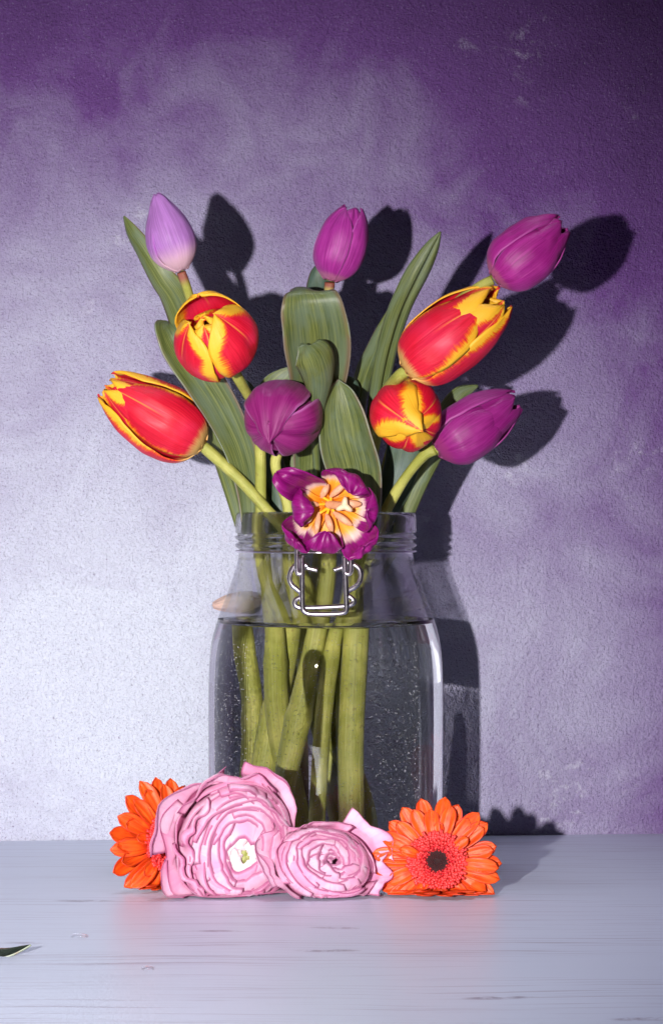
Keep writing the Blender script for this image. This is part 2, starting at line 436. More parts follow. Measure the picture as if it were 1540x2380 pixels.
def receiver(o): o.cycles.is_caustics_receiver = True
def stem(parent, pts, r0, r1, mat=STEM, name='stem'):
    sd = random.random()*9
    pts = [p if isinstance(p, Vector) or p[1] < 1455 else (757+(p[0]-757)*.69, p[1], p[2]) for p in pts]
    r1 *= 1.0
    V, F, uv = tube([p if isinstance(p, Vector) else PB(*p) for p in pts], lambda t: lerp(r0, r1, sstep(.25, .75, t))*(1+.16*noise.noise(Vector((t*7, sd, 0)))+.12*math.exp(-((t-.70-.02*sd)/.010)**2)+(.10 if t > .70+.02*sd else 0)), 64, 14)
    o = mesh(name, V, F, mat, parent, uv); receiver(o); return o
def leaf(parent, pts, hw, mat=None, twist=((0, 0), (1, 0)), cup=.25, fold=0., wd=None, nu=14, nv=56, wave=.03, seed=0, rcv=False):
    """pts: (vx, vy, y) from base to tip; hw: [(t, half width in reference px)]; twist in degrees"""
    q = [PB(*p) for p in pts]
    chord = (q[-1]-q[0])
    w0 = wd if wd else chord.cross(Vector((0, 1, 0))).normalized()
    if w0.x < 0 and not wd: w0 = -w0
    def fn(a, t):
        u = a*2-1
        c = spline(q, t); d = (spline(q, min(1, t+.01))-spline(q, max(0, t-.01))).normalized()
        ww = (w0-d*w0.dot(d)).normalized(); ww = Quaternion(d, math.radians(interp(list(twist), t))) @ ww
        nn = d.cross(ww)
        if nn.y > 0 and False: nn = -nn
        h = interp(hw, t)/4000
        cu = cup if not isinstance(cup, (list, tuple)) else interp(list(cup), t)
        # bend the sheet across its width as an arc, keeping its width
        an = cu*2.2*u
        if abs(cu) > .01: x = h*math.sin(an)/(cu*2.2); zz = h*(1-math.cos(an))/(cu*2.2)
        else: x = h*u; zz = 0
        zz += h*(wave*math.sin(t*17+seed*2+u*1.5)*abs(u)**2+.05*noise.noise(Vector((u*2, t*6, seed*3.3))))
        zz += fold*h*math.exp(-(u/.12)**2)
        return c+ww*x+nn*zz
    V, F, uv = gridmesh(fn, nu, nv)
    o = mesh('leaf', V, F, mat or LEAF, parent, uv, thick=.0009)
    if rcv: receiver(o)
    return o

TG = 'tulips standing in the glass jar'
def tulip(label, base, tip, halfw, roll, mat, inner=None, sc_in=.86, W=1.16, rp=RP, thetas=None, kw=None, ikw=None, seed=1, L=None, xang=None):
    dk = back(base[1]); b, t = P(base[0], base[1], base[2]+dk), P(tip[0], tip[1], tip[2]+dk)
    root = empty('tulip', b, label, 'tulip', TG)
    R = halfw/6000*(1.5+(base[2]+tip[2])/2)
    FR = frame(b, t, math.radians(roll), xang); LL = L or (t-b).length
    kw = kw or {}; ikw = ikw or {}
    kw['all'] = {'edge': .05, **kw.get('all', {})}
    for i in range(3):
        k = dict(spiral=.05); k.update(ikw if 'spiral' in ikw or 'ripple' in ikw or not ikw else {}); k.update(ikw.get(i, {}))
        for n_ in (0, 1, 2): k.pop(n_, None)
        petal(root, b, FR, 2*PI*i/3+PI/3+k.pop('dth', 0), LL*.985*k.pop('l', 1.), R, W*R*k.pop('w', 1.), inner or mat, rp=k.pop('rp', rp), sc=k.pop('sc', sc_in), seed=seed+i*1.3+7, **k)
    for i in range(3):
        k = dict(kw.get('all', {})); k.update(kw.get(i, {}))
        petal(root, b, FR, 2*PI*i/3+k.pop('dth', 0), LL*k.pop('l', 1.), R, W*R*k.pop('w', 1.), mat, rp=k.pop('rp', rp), seed=seed+i*2.1, **k)
    rb = FR[2]
    V, F, uv = tube([b-rb*R*.02, b+rb*R*.10, b+rb*R*.2], lambda s: R*(.20-.06*s), 4, 14)
    mesh('receptacle', V, F, STEM, root, uv)
    return root, b, FR, R

MAG = m_petal('magenta_petal', (.37, .018, .27), (.50, .14, .30), (.50, .09, .42), .45, .07)
MAG3 = m_petal('bright_magenta_petal', (.37, .007, .23), (.46, .09, .24), (.48, .07, .36), .40, .06)
LIL = m_petal('lilac_petal', (.40, .16, .48), (.70, .44, .52), (.34, .06, .40), .40, .34)
PUR = m_petal('deep_purple_petal', (.24, .003, .135), (.32, .005, .09), (.60, .17, .50), .40, .12)
PUR9 = m_petal('purple_petal', (.28, .004, .18), (.32, .03, .18), (.40, .06, .30), .40, .10)
FLM = m_flame('scarlet_gold_petal', .80, .34); FLM_IN = m_flame('gold_edged_inner_petal', .56, .5); FLM7 = m_flame('broad_gold_petal', .52, .60); FLM8 = m_flame('gold_rimmed_petal', .66, .62)
PALE = m_petal('pink_white_petal', (.66, .44, .38), (.72, .62, .46), (.50, .10, .16), .7, .95)

# 1 lilac bud, top left
t, b, FR, R = tulip('pale lilac closed tulip with a pointed bud, high on the left', (422, 628, -.048), (362, 450, -.055), 57, 12, LIL,
    rp=[(0, .10), (.03, .34), (.08, .56), (.16, .80), (.28, .97), (.40, 1.0), (.54, .93), (.68, .76), (.80, .55), (.92, .31), (1, .10)], seed=2, kw={'all': dict(crease=.04)})
stem(t, [(421, 632, -.048), (436, 675, -.046), (475, 800, -.035), (535, 980, -.02), (600, 1190, -.005), (628, 1450, .008), (604, 1640, .01), (596, 1900, .01), (600, 1985, .01)], .0026, .0042, STEMR)
leaf(t, [(575, 1240, .005), (540, 1100, -.005), (475, 880, -.022), (415, 715, -.032), (375, 650, -.036), (335, 585, -.036), (305, 540, -.034), (288, 502, -.032)],
     [(0, 24), (.3, 42), (.55, 36), (.72, 27), (.85, 20), (.95, 9), (1, 1.5)], twist=((0, 20), (.6, -25), (1, -40)), cup=.35, seed=1)
# 2 magenta, top centre
t, b, FR, R = tulip('magenta closed tulip at the top centre, upright above the wide folded leaf', (768, 652, .007), (818, 478, .004), 60, -38, MAG, seed=5, W=1.12,
    rp=[(0, .10), (.03, .34), (.08, .56), (.16, .78), (.28, .95), (.42, 1.0), (.56, .98), (.70, .90), (.84, .74), (.93, .56), (1, .36)], kw={0: dict(l=.96), 1: dict(l=1.0), 2: dict(l=.93)})
stem(t, [(766, 656, .007), (764, 700, .008), (765, 900, .01), (752, 1190, .014), (725, 1450, .02), (745, 1640, .02), (790, 1900, .015), (800, 1985, .01)], .0028, .0042, STEMR)
leaf(t, [(716, 1240, .002), (718, 1080, -.004), (725, 960, -.014), (738, 860, -.024), (733, 770, -.032), (722, 712, -.037), (712, 680, -.034), (703, 668, -.024), (695, 672, -.012), (688, 700, .0)],
     [(0, 30), (.15, 44), (.3, 66), (.42, 80), (.5, 76), (.56, 72), (.625, 62), (.69, 47), (.745, 26), (.80, 25), (.9, 22), (1, 10)], wd=Vector((1, 0, 0)), twist=((0, 0), (.5, 8), (.72, 4), (1, -10)), cup=[(0, -.35), (.45, -.2), (.62, -.05), (.74, .22), (1, .25)], seed=2, wave=.02)
leaf(t, [(758, 1240, .02), (748, 1000, .03), (742, 800, .03), (740, 700, .028), (743, 640, .026), (748, 608, .026)], [(0, 24), (.5, 38), (.75, 30), (.9, 18), (1, 1)], cup=.4, seed=3, mat=LEAF2)
# 3 magenta, top right
t, b, FR, R = tulip('magenta closed tulip furthest right at the top, leaning right with a frilled tip', (1147, 648, -.042), (1312, 520, -.045), 73, 28, MAG3, seed=9, W=1.14,
    rp=[(0, .10), (.03, .36), (.08, .60), (.16, .83), (.28, .97), (.42, 1.0), (.56, .98), (.70, .88), (.84, .68), (.93, .50), (1, .30)], kw={0: dict(l=.9), 2: dict(l=1.0, ripple=.05)}, ikw=dict(ripple=.05))
stem(t, [(1144, 650, -.042), (1110, 668, -.041), (1045, 720, -.03), (985, 830, -.012), (925, 990, .005), (872, 1190, .012), (800, 1450, .02), (700, 1640, .02), (612, 1850, .015), (590, 1950, .01)], .0028, .0042)
leaf(t, [(868, 1240, .012), (868, 1080, .012), (885, 940, .008), (905, 830, .004), (935, 730, -.002), (972, 650, -.008), (1000, 590, -.012), (1023, 538, -.014)],
     [(0, 20), (.3, 34), (.5, 38), (.68, 40), (.82, 30), (.92, 18), (1, 1)], twist=((0, 30), (.5, 30), (1, 20)), cup=[(0, .7), (.5, .6), (1, .5)], fold=.45, seed=4)
# 4 scarlet and gold, upper left, half open
RO = [(0, .12), (.03, .42), (.08, .67), (.16, .88), (.28, 1.0), (.42, 1.05), (.56, 1.03), (.70, .95), (.84, .80), (.93, .64), (1, .46)]
ROf = [(0, .12), (.03, .42), (.08, .67), (.16, .88), (.28, 1.0), (.42, 1.04), (.56, 1.0), (.70, .88), (.84, .68), (.93, .52), (1, .36)]
RQ = [(0, .12), (.03, .42), (.08, .67), (.16, .88), (.28, 1.0), (.42, 1.0), (.56, .92), (.70, .74), (.84, .45), (.93, .20), (1, .0)]
t, b, FR, R = tulip('red and yellow tulip, upper left, half open with golden-edged inner petals showing', (526, 838, -.055), (460, 712, -.093), 97, 0, FLM8, inner=FLM_IN, rp=RO, W=1.10, seed=12, sc_in=.86,
    L=.0455, xang=335, kw={0: dict(w=1.0, rp=ROf, l=.99), 1: dict(w=1.05, l=1.03), 2: dict(w=.98, rp=ROf, l=.95)}, ikw={'spiral': .02, 'crease': .10, 2: dict(rp=ROf, l=.93, w=1.1, sc=.90), 0: dict(l=.90, rp=RQ, sc=.80), 1: dict(l=.86, rp=RQ, sc=.76)})
stem(t, [(529, 838, -.055), (556, 884, -.050), (590, 950, -.034), (604, 1040, -.034), (606, 1190, -.028), (612, 1330, -.028), (618, 1460, -.02), (642, 1650, -.008), (690, 1880, .0), (700, 1960, .0)], .0030, .0046)
leaf(t, [(585, 1240, -.018), (582, 1150, -.022), (560, 1050, -.03), (520, 960, -.034), (470, 880, -.036), (425, 820, -.036), (400, 780, -.034), (388, 758, -.028), (392, 748, -.02)],
     [(0, 24), (.14, 34), (.3, 42), (.5, 48), (.68, 46), (.82, 36), (.92, 24), (1, 6)], twist=((0, -15), (.5, 5), (1, 25)), cup=[(0, -.5), (.5, -.3), (1, -.3)], seed=5)
# 5 scarlet and gold, far left
t, b, FR, R = tulip('red and yellow tulip furthest left, leaning out sideways with one peeling petal', (470, 1036, -.03), (243, 893, -.042), 81, 8, FLM, inner=FLM_IN, seed=21, W=1.12,
    rp=[(0, .12), (.03, .42), (.08, .68), (.16, .88), (.28, 1.0), (.40, 1.02), (.54, .95), (.68, .82), (.82, .62), (.92, .44), (1, .24)], kw={0: dict(l=.93), 1: dict(l=1., w=1.0, tilt=5), 2: dict(l=1.0, w=.98, tilt=3)})
stem(t, [(467, 1033, -.03), (500, 1062, -.031), (560, 1118, -.033), (620, 1185, -.034), (668, 1240, -.034), (700, 1330, -.03), (740, 1460, -.01), (770, 1650, .01), (822, 1850, .02), (835, 1960, .02)], .0034, .0042)
leaf(t, [(608, 1245, -.012), (600, 1190, -.012), (585, 1130, -.012), (570, 1080, -.012), (556, 1010, -.01), (548, 960, -.008)], [(0, 44), (.25, 40), (.5, 30), (.8, 14), (1, 1)], cup=.4, seed=6)
# 6 scarlet and gold, right
t, b, FR, R = tulip('large red and yellow tulip, upper right, leaning right with golden rolled edges', (944, 862, -.05), (1165, 690, -.066), 86, -20, FLM, inner=FLM_IN, seed=31, W=1.16,
    rp=[(0, .12), (.03, .42), (.08, .68), (.16, .88), (.28, 1.0), (.42, 1.03), (.56, 1.0), (.70, .90), (.84, .74), (.93, .58), (1, .38)], kw={0: dict(l=.86, spiral=.09), 1: dict(l=1.02), 2: dict(l=1.02, w=.95)})
stem(t, [(946, 860, -.05), (925, 876, -.046), (890, 920, -.022), (862, 1010, -.012), (850, 1190, -.004), (828, 1330, .0), (812, 1460, .002), (806, 1650, .004), (812, 1900, .01)], .0034, .0044)
leaf(t, [(812, 1240, .012), (820, 1080, .012), (832, 950, .01), (850, 880, .008), (872, 820, .006), (890, 765, .004), (901, 722, .003)], [(0, 20), (.3, 32), (.55, 34), (.75, 24), (.9, 11), (1, 1)], twist=((0, 10), (1, 20)), cup=.7, seed=7)
# 7 scarlet and gold, seen end-on
RC = [(0, .12), (.03, .45), (.08, .70), (.16, .88), (.28, .98), (.42, 1.0), (.56, .97), (.70, .85), (.84, .60), (.93, .32), (1, .02)]
RX = [(0, .12), (.03, .45), (.08, .70), (.16, .88), (.28, .99), (.42, 1.02), (.56, 1.0), (.70, .90), (.82, .62), (.92, .20), (1, -.30)]
t, b, FR, R = tulip('small round red and yellow tulip seen end-on, between two larger ones on the right', (936, 946, -.022), (958, 988, -.068), 85, 0, FLM8, inner=FLM7, seed=41, W=1.10, L=.046, xang=148,
    rp=RC, kw={0: dict(w=1.14, rp=RX, l=1.07, crease=.04), 1: dict(w=.98, l=.99, dth=-.15, rp=RC), 2: dict(w=1.02, l=.97, dth=.1)}, ikw={'spiral': .03, 'ripple': .03, 0: dict(l=.98, sc=.93), 1: dict(l=1.0, w=1.0, sc=.95, rp=RX), 2: dict(l=.98)})
stem(t, [(930, 948, -.024), (915, 950, -.014), (885, 985, -.008), (862, 1060, -.014), (850, 1190, -.022), (832, 1330, -.024), (816, 1450, -.026), (826, 1700, -.030), (828, 1950, -.026)], .0034, .0052)
leaf(t, [(872, 1245, -.004), (890, 1190, -.004), (925, 1110, -.002), (942, 1040, 0), (955, 980, .004), (968, 930, .008), (985, 885, .012)], [(0, 26), (.3, 40), (.5, 44), (.7, 34), (.88, 20), (1, 1)], cup=.2, mat=LEAF2, seed=8)
# 8 deep purple, centre left, seen end-on
t, b, FR, R = tulip('round deep purple tulip seen end-on, in the middle of the bunch', (680, 946, -.028), (622, 1006, -.070), 85, 0, PUR, seed=52, W=1.12, L=.046, xang=-22,
    rp=RC, kw={'all': dict(rc=.94), 0: dict(w=1.0, rp=RC, l=.98, crease=.10, edge=.10, sc=1.07), 1: dict(w=1.0, rp=RX, l=1.04, crease=.10, edge=.08, sc=1.05), 2: dict(w=.92, l=.95, dth=-.1, edge=.12, sc=1.05)}, ikw={'spiral': .03, 'ripple': .04, 0: dict(l=.97, sc=.90, rc=.80), 1: dict(l=.93, sc=.90, rc=.80), 2: dict(l=.97, rp=RX, sc=.88, rc=.8)})
stem(t, [(676, 950, -.030), (684, 952, -.018), (670, 1000, -.018), (640, 1070, -.022), (654, 1130, -.024), (672, 1190, -.024), (676, 1330, -.02), (672, 1460, -.012), (640, 1650, .0), (605, 1850, .0), (600, 1930, 0)], .0032, .0046)
leaf(t, [(738, 1240, -.02), (738, 1110, -.028), (735, 1020, -.036), (742, 950, -.044), (748, 890, -.050), (738, 840, -.054), (718, 808, -.054), (702, 798, -.050)],
     [(0, 14), (.25, 16), (.42, 34), (.58, 52), (.72, 54), (.85, 40), (.94, 20), (1, 2)], wd=Vector((1, .25, 0)), twist=((0, 0), (1, 15)), cup=[(0, 1.0), (.4, .9), (.7, .45), (1, .3)], seed=9, wave=.02)
leaf(t, [(655, 1240, -.012), (652, 1150, -.012), (632, 1080, -.012), (610, 1000, -.012), (592, 940, -.010), (575, 900, -.008), (560, 878, -.006)], [(0, 40), (.3, 34), (.6, 24), (.85, 12), (1, 1)], cup=.5, mat=LEAF2, seed=10)
leaf(t, [(690, 1240, .012), (672, 1060, .012), (660, 960, .012), (668, 900, .014), (690, 850, .018)], [(0, 34), (.4, 70), (.7, 66), (.9, 30), (1, 3)], cup=.1, seed=11)
# 9 purple, right
t, b, FR, R = tulip('deep purple closed tulip leaning right, below the large red and yellow one', (1012, 1046, -.034), (1203, 930, -.028), 73, 25, PUR9, seed=61, W=1.12,
    rp=[(0, .10), (.03, .36), (.08, .60), (.16, .82), (.28, .97), (.42, 1.0), (.56, .97), (.70, .87), (.84, .68), (.93, .50), (1, .32)], kw={0: dict(l=.82), 1: dict(l=1.0), 2: dict(l=1.02)}, ikw=dict(ripple=.05))
stem(t, [(1010, 1045, -.034), (985, 1058, -.033), (942, 1110, -.028), (900, 1180, -.022), (872, 1250, -.026), (815, 1400, -.024), (785, 1480, -.026), (752, 1650, -.040), (735, 1850, -.040), (728, 1950, -.035)], .0032, .0036)
leaf(t, [(930, 1240, .004), (950, 1180, .002), (975, 1120, .0), (1000, 1070, .0), (1022, 1020, .004), (1040, 960, .01), (1070, 915, .016), (1110, 896, .02)], [(0, 18), (.2, 22), (.45, 24), (.65, 30), (.85, 22), (1, 2)], cup=.4, seed=12)
leaf(t, [(905, 1240, .006), (925, 1180, .006), (952, 1110, .006), (985, 1050, .006), (1010, 1000, .006)], [(0, 16), (.4, 18), (.8, 10), (1, 1)], cup=.6, mat=LEAF2, seed=13)

# 10 wide open purple tulip hanging over the rim
c10 = P(762, 1172, -.066+JY)
t = empty('tulip', c10, 'wide open purple tulip with yellow throat, hanging over the front of the jar rim', 'tulip', TG)
def m_open():
    q = NT('open_purple_petal'); u, v = q.uv(); rnd = q.n('ObjectInfo').outputs['Random']; z = q.math('MULTIPLY', rnd, 30.)
    st = q.noise(q.vec(q.math('MULTIPLY', u, 40.), q.math('MULTIPLY', v, 2.), z), 1, 4, .6)
    lo = q.noise(q.vec(q.math('MULTIPLY', u, 4.), q.math('MULTIPLY', v, 3.), z), 1, 2, .5)
    pur = q.mix(q.rng(st, .3, .7), (.19, .003, .105), (.31, .008, .19))
    pur = q.mix(q.math('MULTIPLY', q.rng(lo, .5, .8), .5), pur, (.33, .03, .26))
    e = q.math('ABSOLUTE', q.math('SUBTRACT', q.math('MULTIPLY', u, 2.), 1.))
    s = q.math('ADD', q.math('ADD', v, q.math('MULTIPLY', q.math('SUBTRACT', st, .5), .10)), q.math('MULTIPLY', e, .05))
    yel = q.mix(q.rng(s, .10, .36), (.90, .24, .008), (.95, .45, .05))
    col = q.mix(q.rng(s, .28, .37), yel, (.74, .50, .46))
    col = q.mix(q.rng(s, .37, .44), col, pur)
    # outside of the petal is purple all the way down
    bf = q.n('NewGeometry').outputs['Backfacing']
    q.P(Base_Color=col, Roughness=.36); q.bump(q.math('ADD', st, lo), .3, .0006); trans(q, col, .12)
    return q.m
OPEN = m_open()
def img_frame(o, to):
    """local frame with Z along o->to, X to the right of the picture and Y up in it"""
    Z = (to-o).normalized(); X = Vector((1, 0, 0)); X = (X-Z*X.dot(Z)).normalized(); return X, Z.cross(X), Z
IX, IY, IZ = img_frame(c10, P(760, 1190, -.13+JY))
def open_petal(parent, o, fr, phi, path, W, mat, seed, skew=0., rip=.0016, name='petal', wtab=None, cupk=.55):
    X, Y, Z = fr; a = math.radians(phi); er = X*math.cos(a)+Y*math.sin(a); et = Y*math.cos(a)-X*math.sin(a)
    wt = wtab or [(0, .22), (.15, .5), (.35, .86), (.55, 1.), (.75, .95), (.9, .66), (.97, .38), (1, .08)]
    n = len(path)-1; pts = [Vector((p[0], p[1], 0)) for p in path]
    def fn(u_, v):
        u = u_*2-1; c = spline(pts, v); d = (spline(pts, min(1, v+.02))-spline(pts, max(0, v-.02))).normalized()
        nr = Vector((-d.y, d.x, 0))     # towards the flower's axis
        wv = interp(wt, v)*W; x = u*wv
        bend = cupk*u*u*wv*(1-.5*v)+rip*noise.noise(Vector((u*2.5, v*5, seed*3.)))*(.4+1.4*v)+rip*.8*math.sin(u*6+seed)*sstep(.6, 1, v)
        r = c.x+nr.x*bend; z = c.y+nr.y*bend
        return o+er*r+et*(x*(1-.12*abs(u))+skew*v*v*W)+Z*z
    V, F, uv = gridmesh(fn, 22, 32)
    return mesh(name, V, F, mat, parent, uv, thick=.0007)
mm = .001
FR10 = (IX, IY, IZ)
def pth(*a): return [(x*mm, z*mm) for x, z in a]
open_petal(t, c10, FR10, 60, pth((0, 0), (9, 0), (16, 3), (21, 9), (23, 16), (20, 22), (13, 23)), 16.5*mm, OPEN, 3, rip=.0012, skew=-.45)
open_petal(t, c10, FR10, 132, pth((0, 0), (8, 1), (14, 5), (19, 12), (23, 20), (28, 25), (34, 24)), 11.5*mm, OPEN, 5, skew=.75, rip=.0012, cupk=.75)
open_petal(t, c10, FR10, 182, pth((0, 0), (8, 1), (14, 4), (19, 10), (20, 17), (15, 22), (8, 20)), 12.5*mm, OPEN, 7, skew=.1, rip=.0008)
open_petal(t, c10, FR10, 222, pth((0, -1), (10, 0), (20, 3), (27, 9), (30, 16), (29, 20), (26, 23)), 12.5*mm, OPEN, 9, rip=.0012, skew=.2)
open_petal(t, c10, FR10, 262, pth((0, 0), (9, 0), (18, 2), (25, 8), (27, 15), (22, 20), (14, 20)), 13*mm, OPEN, 11, skew=.1, rip=.0012)
open_petal(t, c10, FR10, 312, pth((0, -1), (11, -1), (22, 2), (30, 7), (34, 13), (34, 18), (30, 21)), 14*mm, OPEN, 13, rip=.0018)
open_petal(t, c10, FR10, 354, pth((0, 0), (10, 0), (19, 2), (25, 7), (28, 14), (27, 19), (22, 22)), 14.5*mm, OPEN, 15, rip=.0010)
def m_simple(name, c1, c2, scale=300, rough=.5, bump=.3):
    q = NT(name); n = q.noise(objco(q), scale, 4, .6); q.P(Base_Color=q.mix(n, c1, c2), Roughness=rough); q.bump(n, bump, .0004); return q.m
ANT = m_simple('peach_anther', (.50, .17, .075), (.80, .42, .24), 700); FIL = m_simple('yellow_filament', (.9, .42, .01), (.95, .52, .03)); STG = m_simple('cream_stigma', (.75, .50, .30), (.86, .64, .42))
def anther(i, c, phi, ln, wd_, up):
    a = math.radians(phi); er = IX*math.cos(a)+IY*math.sin(a); et = IY*math.cos(a)-IX*math.sin(a)
    def fn(u, v):
        th = 2*PI*u; pr = math.sin(PI*min(max(v, .02), .98))**.45
        lob = 1+.30*abs(math.cos(th))-.22*math.exp(-((th-PI/2)/.35)**2)
        return c+er*(ln*(v-.0))+et*(wd_*pr*lob*math.cos(th))+IZ*(up*v+wd_*.8*pr*lob*math.sin(th)+.0012*math.sin(PI*v))
    V, F, uv = gridmesh(fn, 16, 14, True)
    s = mesh('stamen', V, F, ANT, t, uv)
    V, F, uv = tube([c10+IZ*.001, c10+IZ*.003+er*.002, c+er*.001], lambda s_: .0011-.0003*s_, 6, 8)
    f = mesh('filament', V, F, FIL, s, uv); f.matrix_parent_inverse = Matrix()
    f.matrix_parent_inverse = Matrix.Translation(-t.location); f.parent = s; f.matrix_parent_inverse = (Matrix.Translation(t.location) @ Matrix()).inverted() if False else Matrix()
    return s
for i, (ax, ay, ph, ln, wd_, up) in enumerate([(-4, 4, 62, 9, 1.5, .1), (1, 4.5, 42, 13, 1.5, .15), (7, 1, -2, 12, 1.8, .1), (3, -4, -35, 13, 1.6, .2), (-1, -5, -72, 11, 1.6, .2), (-5, -4, -98, 13, 1.3, .2), (-5, 0, 170, 7, 1.3, .1)]):
    anther(i, c10+IX*ax*mm+IY*ay*mm+IZ*.006, ph, ln*mm, wd_*mm, up*ln*mm)
V, F, uv = tube([c10+IZ*.002, c10+IZ*.007+IX*.004, c10+IZ*.012+IX*.009], lambda s_: .0026-.0004*s_, 8, 12)
pst = mesh('pistil', V, F, ANT, t, uv)
Vs = []; Fs = []
pc = c10+IZ*.0125+IX*.0095
for k in range(3):
    a = math.radians(85+120*k); er = IX*math.cos(a)+IY*math.sin(a)
    V, F, uv = tube([pc-er*.0005, pc+er*.003+IZ*.0012, pc+er*.0052-IZ*.0002], lambda s_: .0019*(1-s_)**.6+.0004, 8, 8)
    o_ = len(Vs); Vs += V; Fs += [tuple(i+o_ for i in f) for f in F]
mesh('stigma', Vs, Fs, STG, t)
stem(t, [c10+IZ*.001, P(762, 1168, -.058+JY), P(764, 1176, -.044+JY), P(766, 1250, -.036+JY), (760, 1350, -.030), (738, 1460, -.028), (694, 1620, -.030), (648, 1790, -.032), (630, 1860, -.034)], .0040, .0054)
leaf(t, [(838, 1250, -.024), (835, 1170, -.030), (826, 1090, -.036), (808, 1020, -.038), (796, 960, -.036), (788, 910, -.032), (786, 882, -.028)], [(0, 40), (.2, 60), (.42, 74), (.62, 66), (.8, 42), (.93, 16), (1, 1)], twist=((0, 0), (.5, -10), (1, 10)), cup=[(0, -.35), (1, -.5)], seed=14)
leaf(t, [(778, 1250, -.008), (780, 1130, -.008), (775, 1010, -.006), (790, 940, -.004), (812, 900, -.002), (790, 872, 0)], [(0, 28), (.3, 46), (.6, 44), (.85, 20), (1, 2)], cup=.4, mat=LEAF2, seed=15)
# 11 pale tulip hanging behind the jar
t, b, FR, R = tulip('pale pink-white tulip head behind the left shoulder of the jar, partly seen through glass', (610, 1392, .052), (494, 1408, .056), 24, 0, PALE, seed=71, W=1.1)
stem(t, [(612, 1392, .052), (640, 1370, .060), (665, 1290, .064), (668, 1215, .060), (668, 1178, .050), (672, 1180, .040), (680, 1240, .032), (690, 1400, .030), (700, 1650, .035), (705, 1900, .03)], .0024, .0036)
# ---------------------------------------------------------------- wire clip on the jar
def m_metal():
    q = NT('steel_wire'); n = q.noise(objco(q), 400, 3, .6); q.P(Base_Color=(.66, .62, .68), Metallic=1., Roughness=q.math('ADD', .22, q.math('MULTIPLY', n, .15))); return q.m
ME = m_metal()
def wy(vy): return -.0585-(vy-1290)*.00007+JY
def wire(pts, off=0., r=.0015, n=70, closed=False):
    V, F, uv = tube([P(a, b_, wy(b_)+off) for a, b_ in pts], lambda t: r, n, 10); return V, F
def joined(name, lst, mat, parent):
    Vs = []; Fs = []
    for V, F in lst:
        o_ = len(Vs); Vs += V; Fs += [tuple(i+o_ for i in f) for f in F]
    return mesh(name, Vs, Fs, mat, parent)
joined('clip_loop', [wire([(716, 1318), (702, 1309), (690, 1312), (680, 1321), (674, 1334), (673, 1348), (679, 1361), (690, 1370), (699, 1379), (698, 1388), (687, 1395), (685, 1404), (691, 1411), (705, 1413), (752, 1412), (800, 1409), (817, 1405), (822, 1397), (815, 1389), (806, 1382), (810, 1373), (824, 1365), (835, 1352), (838, 1336), (833, 1321), (820, 1312), (806, 1309), (794, 1318)], -.0012, n=150)], ME, jar)
joined('clip_lever', [wire([(701, 1296), (702, 1330), (702, 1380), (703, 1412), (708, 1422), (720, 1427), (756, 1428), (792, 1426), (803, 1421), (805, 1410), (804, 1380), (802, 1330), (800, 1296)], -.0036, n=110)], ME, jar)
joined('clip_hook', [wire([(690, 1262), (690, 1300), (690, 1324), (693, 1333), (699, 1334), (702, 1326), (702, 1300), (704, 1292)], -.0036, n=50)], ME, jar)
joined('clip_hook', [wire([(815, 1262), (815, 1300), (815, 1324), (812, 1333), (805, 1334), (801, 1326), (801, 1300), (799, 1292)], -.0036, n=50)], ME, jar)
joined('clip_bar', [wire([(700, 1318), (720, 1322), (738, 1326)], .001, n=10)], ME, jar)
joined('clip_bar', [wire([(804, 1318), (790, 1321), (775, 1326)], .001, n=10)], ME, jar)
# wire ring round the neck that carries the clip
V, F, uv = tube([Vector((JX+.0522*JK*math.cos(a*PI/16), JY+.0522*JK*math.sin(a*PI/16), ZJ(.1872))) for a in range(33)], lambda t: .0006, 96, 8, cap=False)
mesh('neck_wire', V, F, ME, jar)

# ---------------------------------------------------------------- gerberas
def m_ray():
    q = NT('orange_ray_petal'); u, v = q.uv(); rnd = q.n('ObjectInfo').outputs['Random']; z = q.math('MULTIPLY', rnd, 30.)
    st = q.noise(q.vec(q.math('MULTIPLY', u, 16.), q.math('MULTIPLY', v, 1.2), z), 1, 4, .6)
    bl = q.noise(q.vec(q.math('MULTIPLY', u, 2.), q.math('MULTIPLY', v, 3.), z), 1, 2, .5)
    e = q.math('ABSOLUTE', q.math('SUBTRACT', q.math('MULTIPLY', u, 2.), 1.))
    col = q.mix(q.rng(st, .35, .65), (.78, .042, .004), (.92, .115, .008))
    col = q.mix(q.math('MULTIPLY', q.rng(bl, .4, .7), .5), col, (.94, .16, .012))
    col = q.mix(q.rng(v, .42, .10), col, (.66, .012, .012))
    col = q.mix(q.math('MULTIPLY', q.rng(e, .80, 1.), .6), col, (.60, .02, .008))
    q.P(Base_Color=col, Roughness=.48); q.bump(q.math('ADD', st, bl), .35, .0005); trans(q, col, .12); return q.m
RAY = m_ray()
FLO = m_simple('red_floret', (.42, .004, .012), (.70, .018, .03)); FLO2 = m_simple('pink_floret_tip', (.66, .018, .028), (.82, .07, .06)); DRK = m_simple('dark_disc', (.008, .001, .002), (.035, .003, .004), 900, .85)
FLD = m_simple('maroon_floret', (.02, .002, .003), (.09, .005, .008), 300, .8)
def settle(p, k, lo=.0006):
    """a petal that would dip under the table bends forward along it instead"""
    if p.z < lo+k: 
        ex = lo+k-p.z; p = Vector((p.x, p.y-ex*.62, lo+k+ex*.05))
    return p
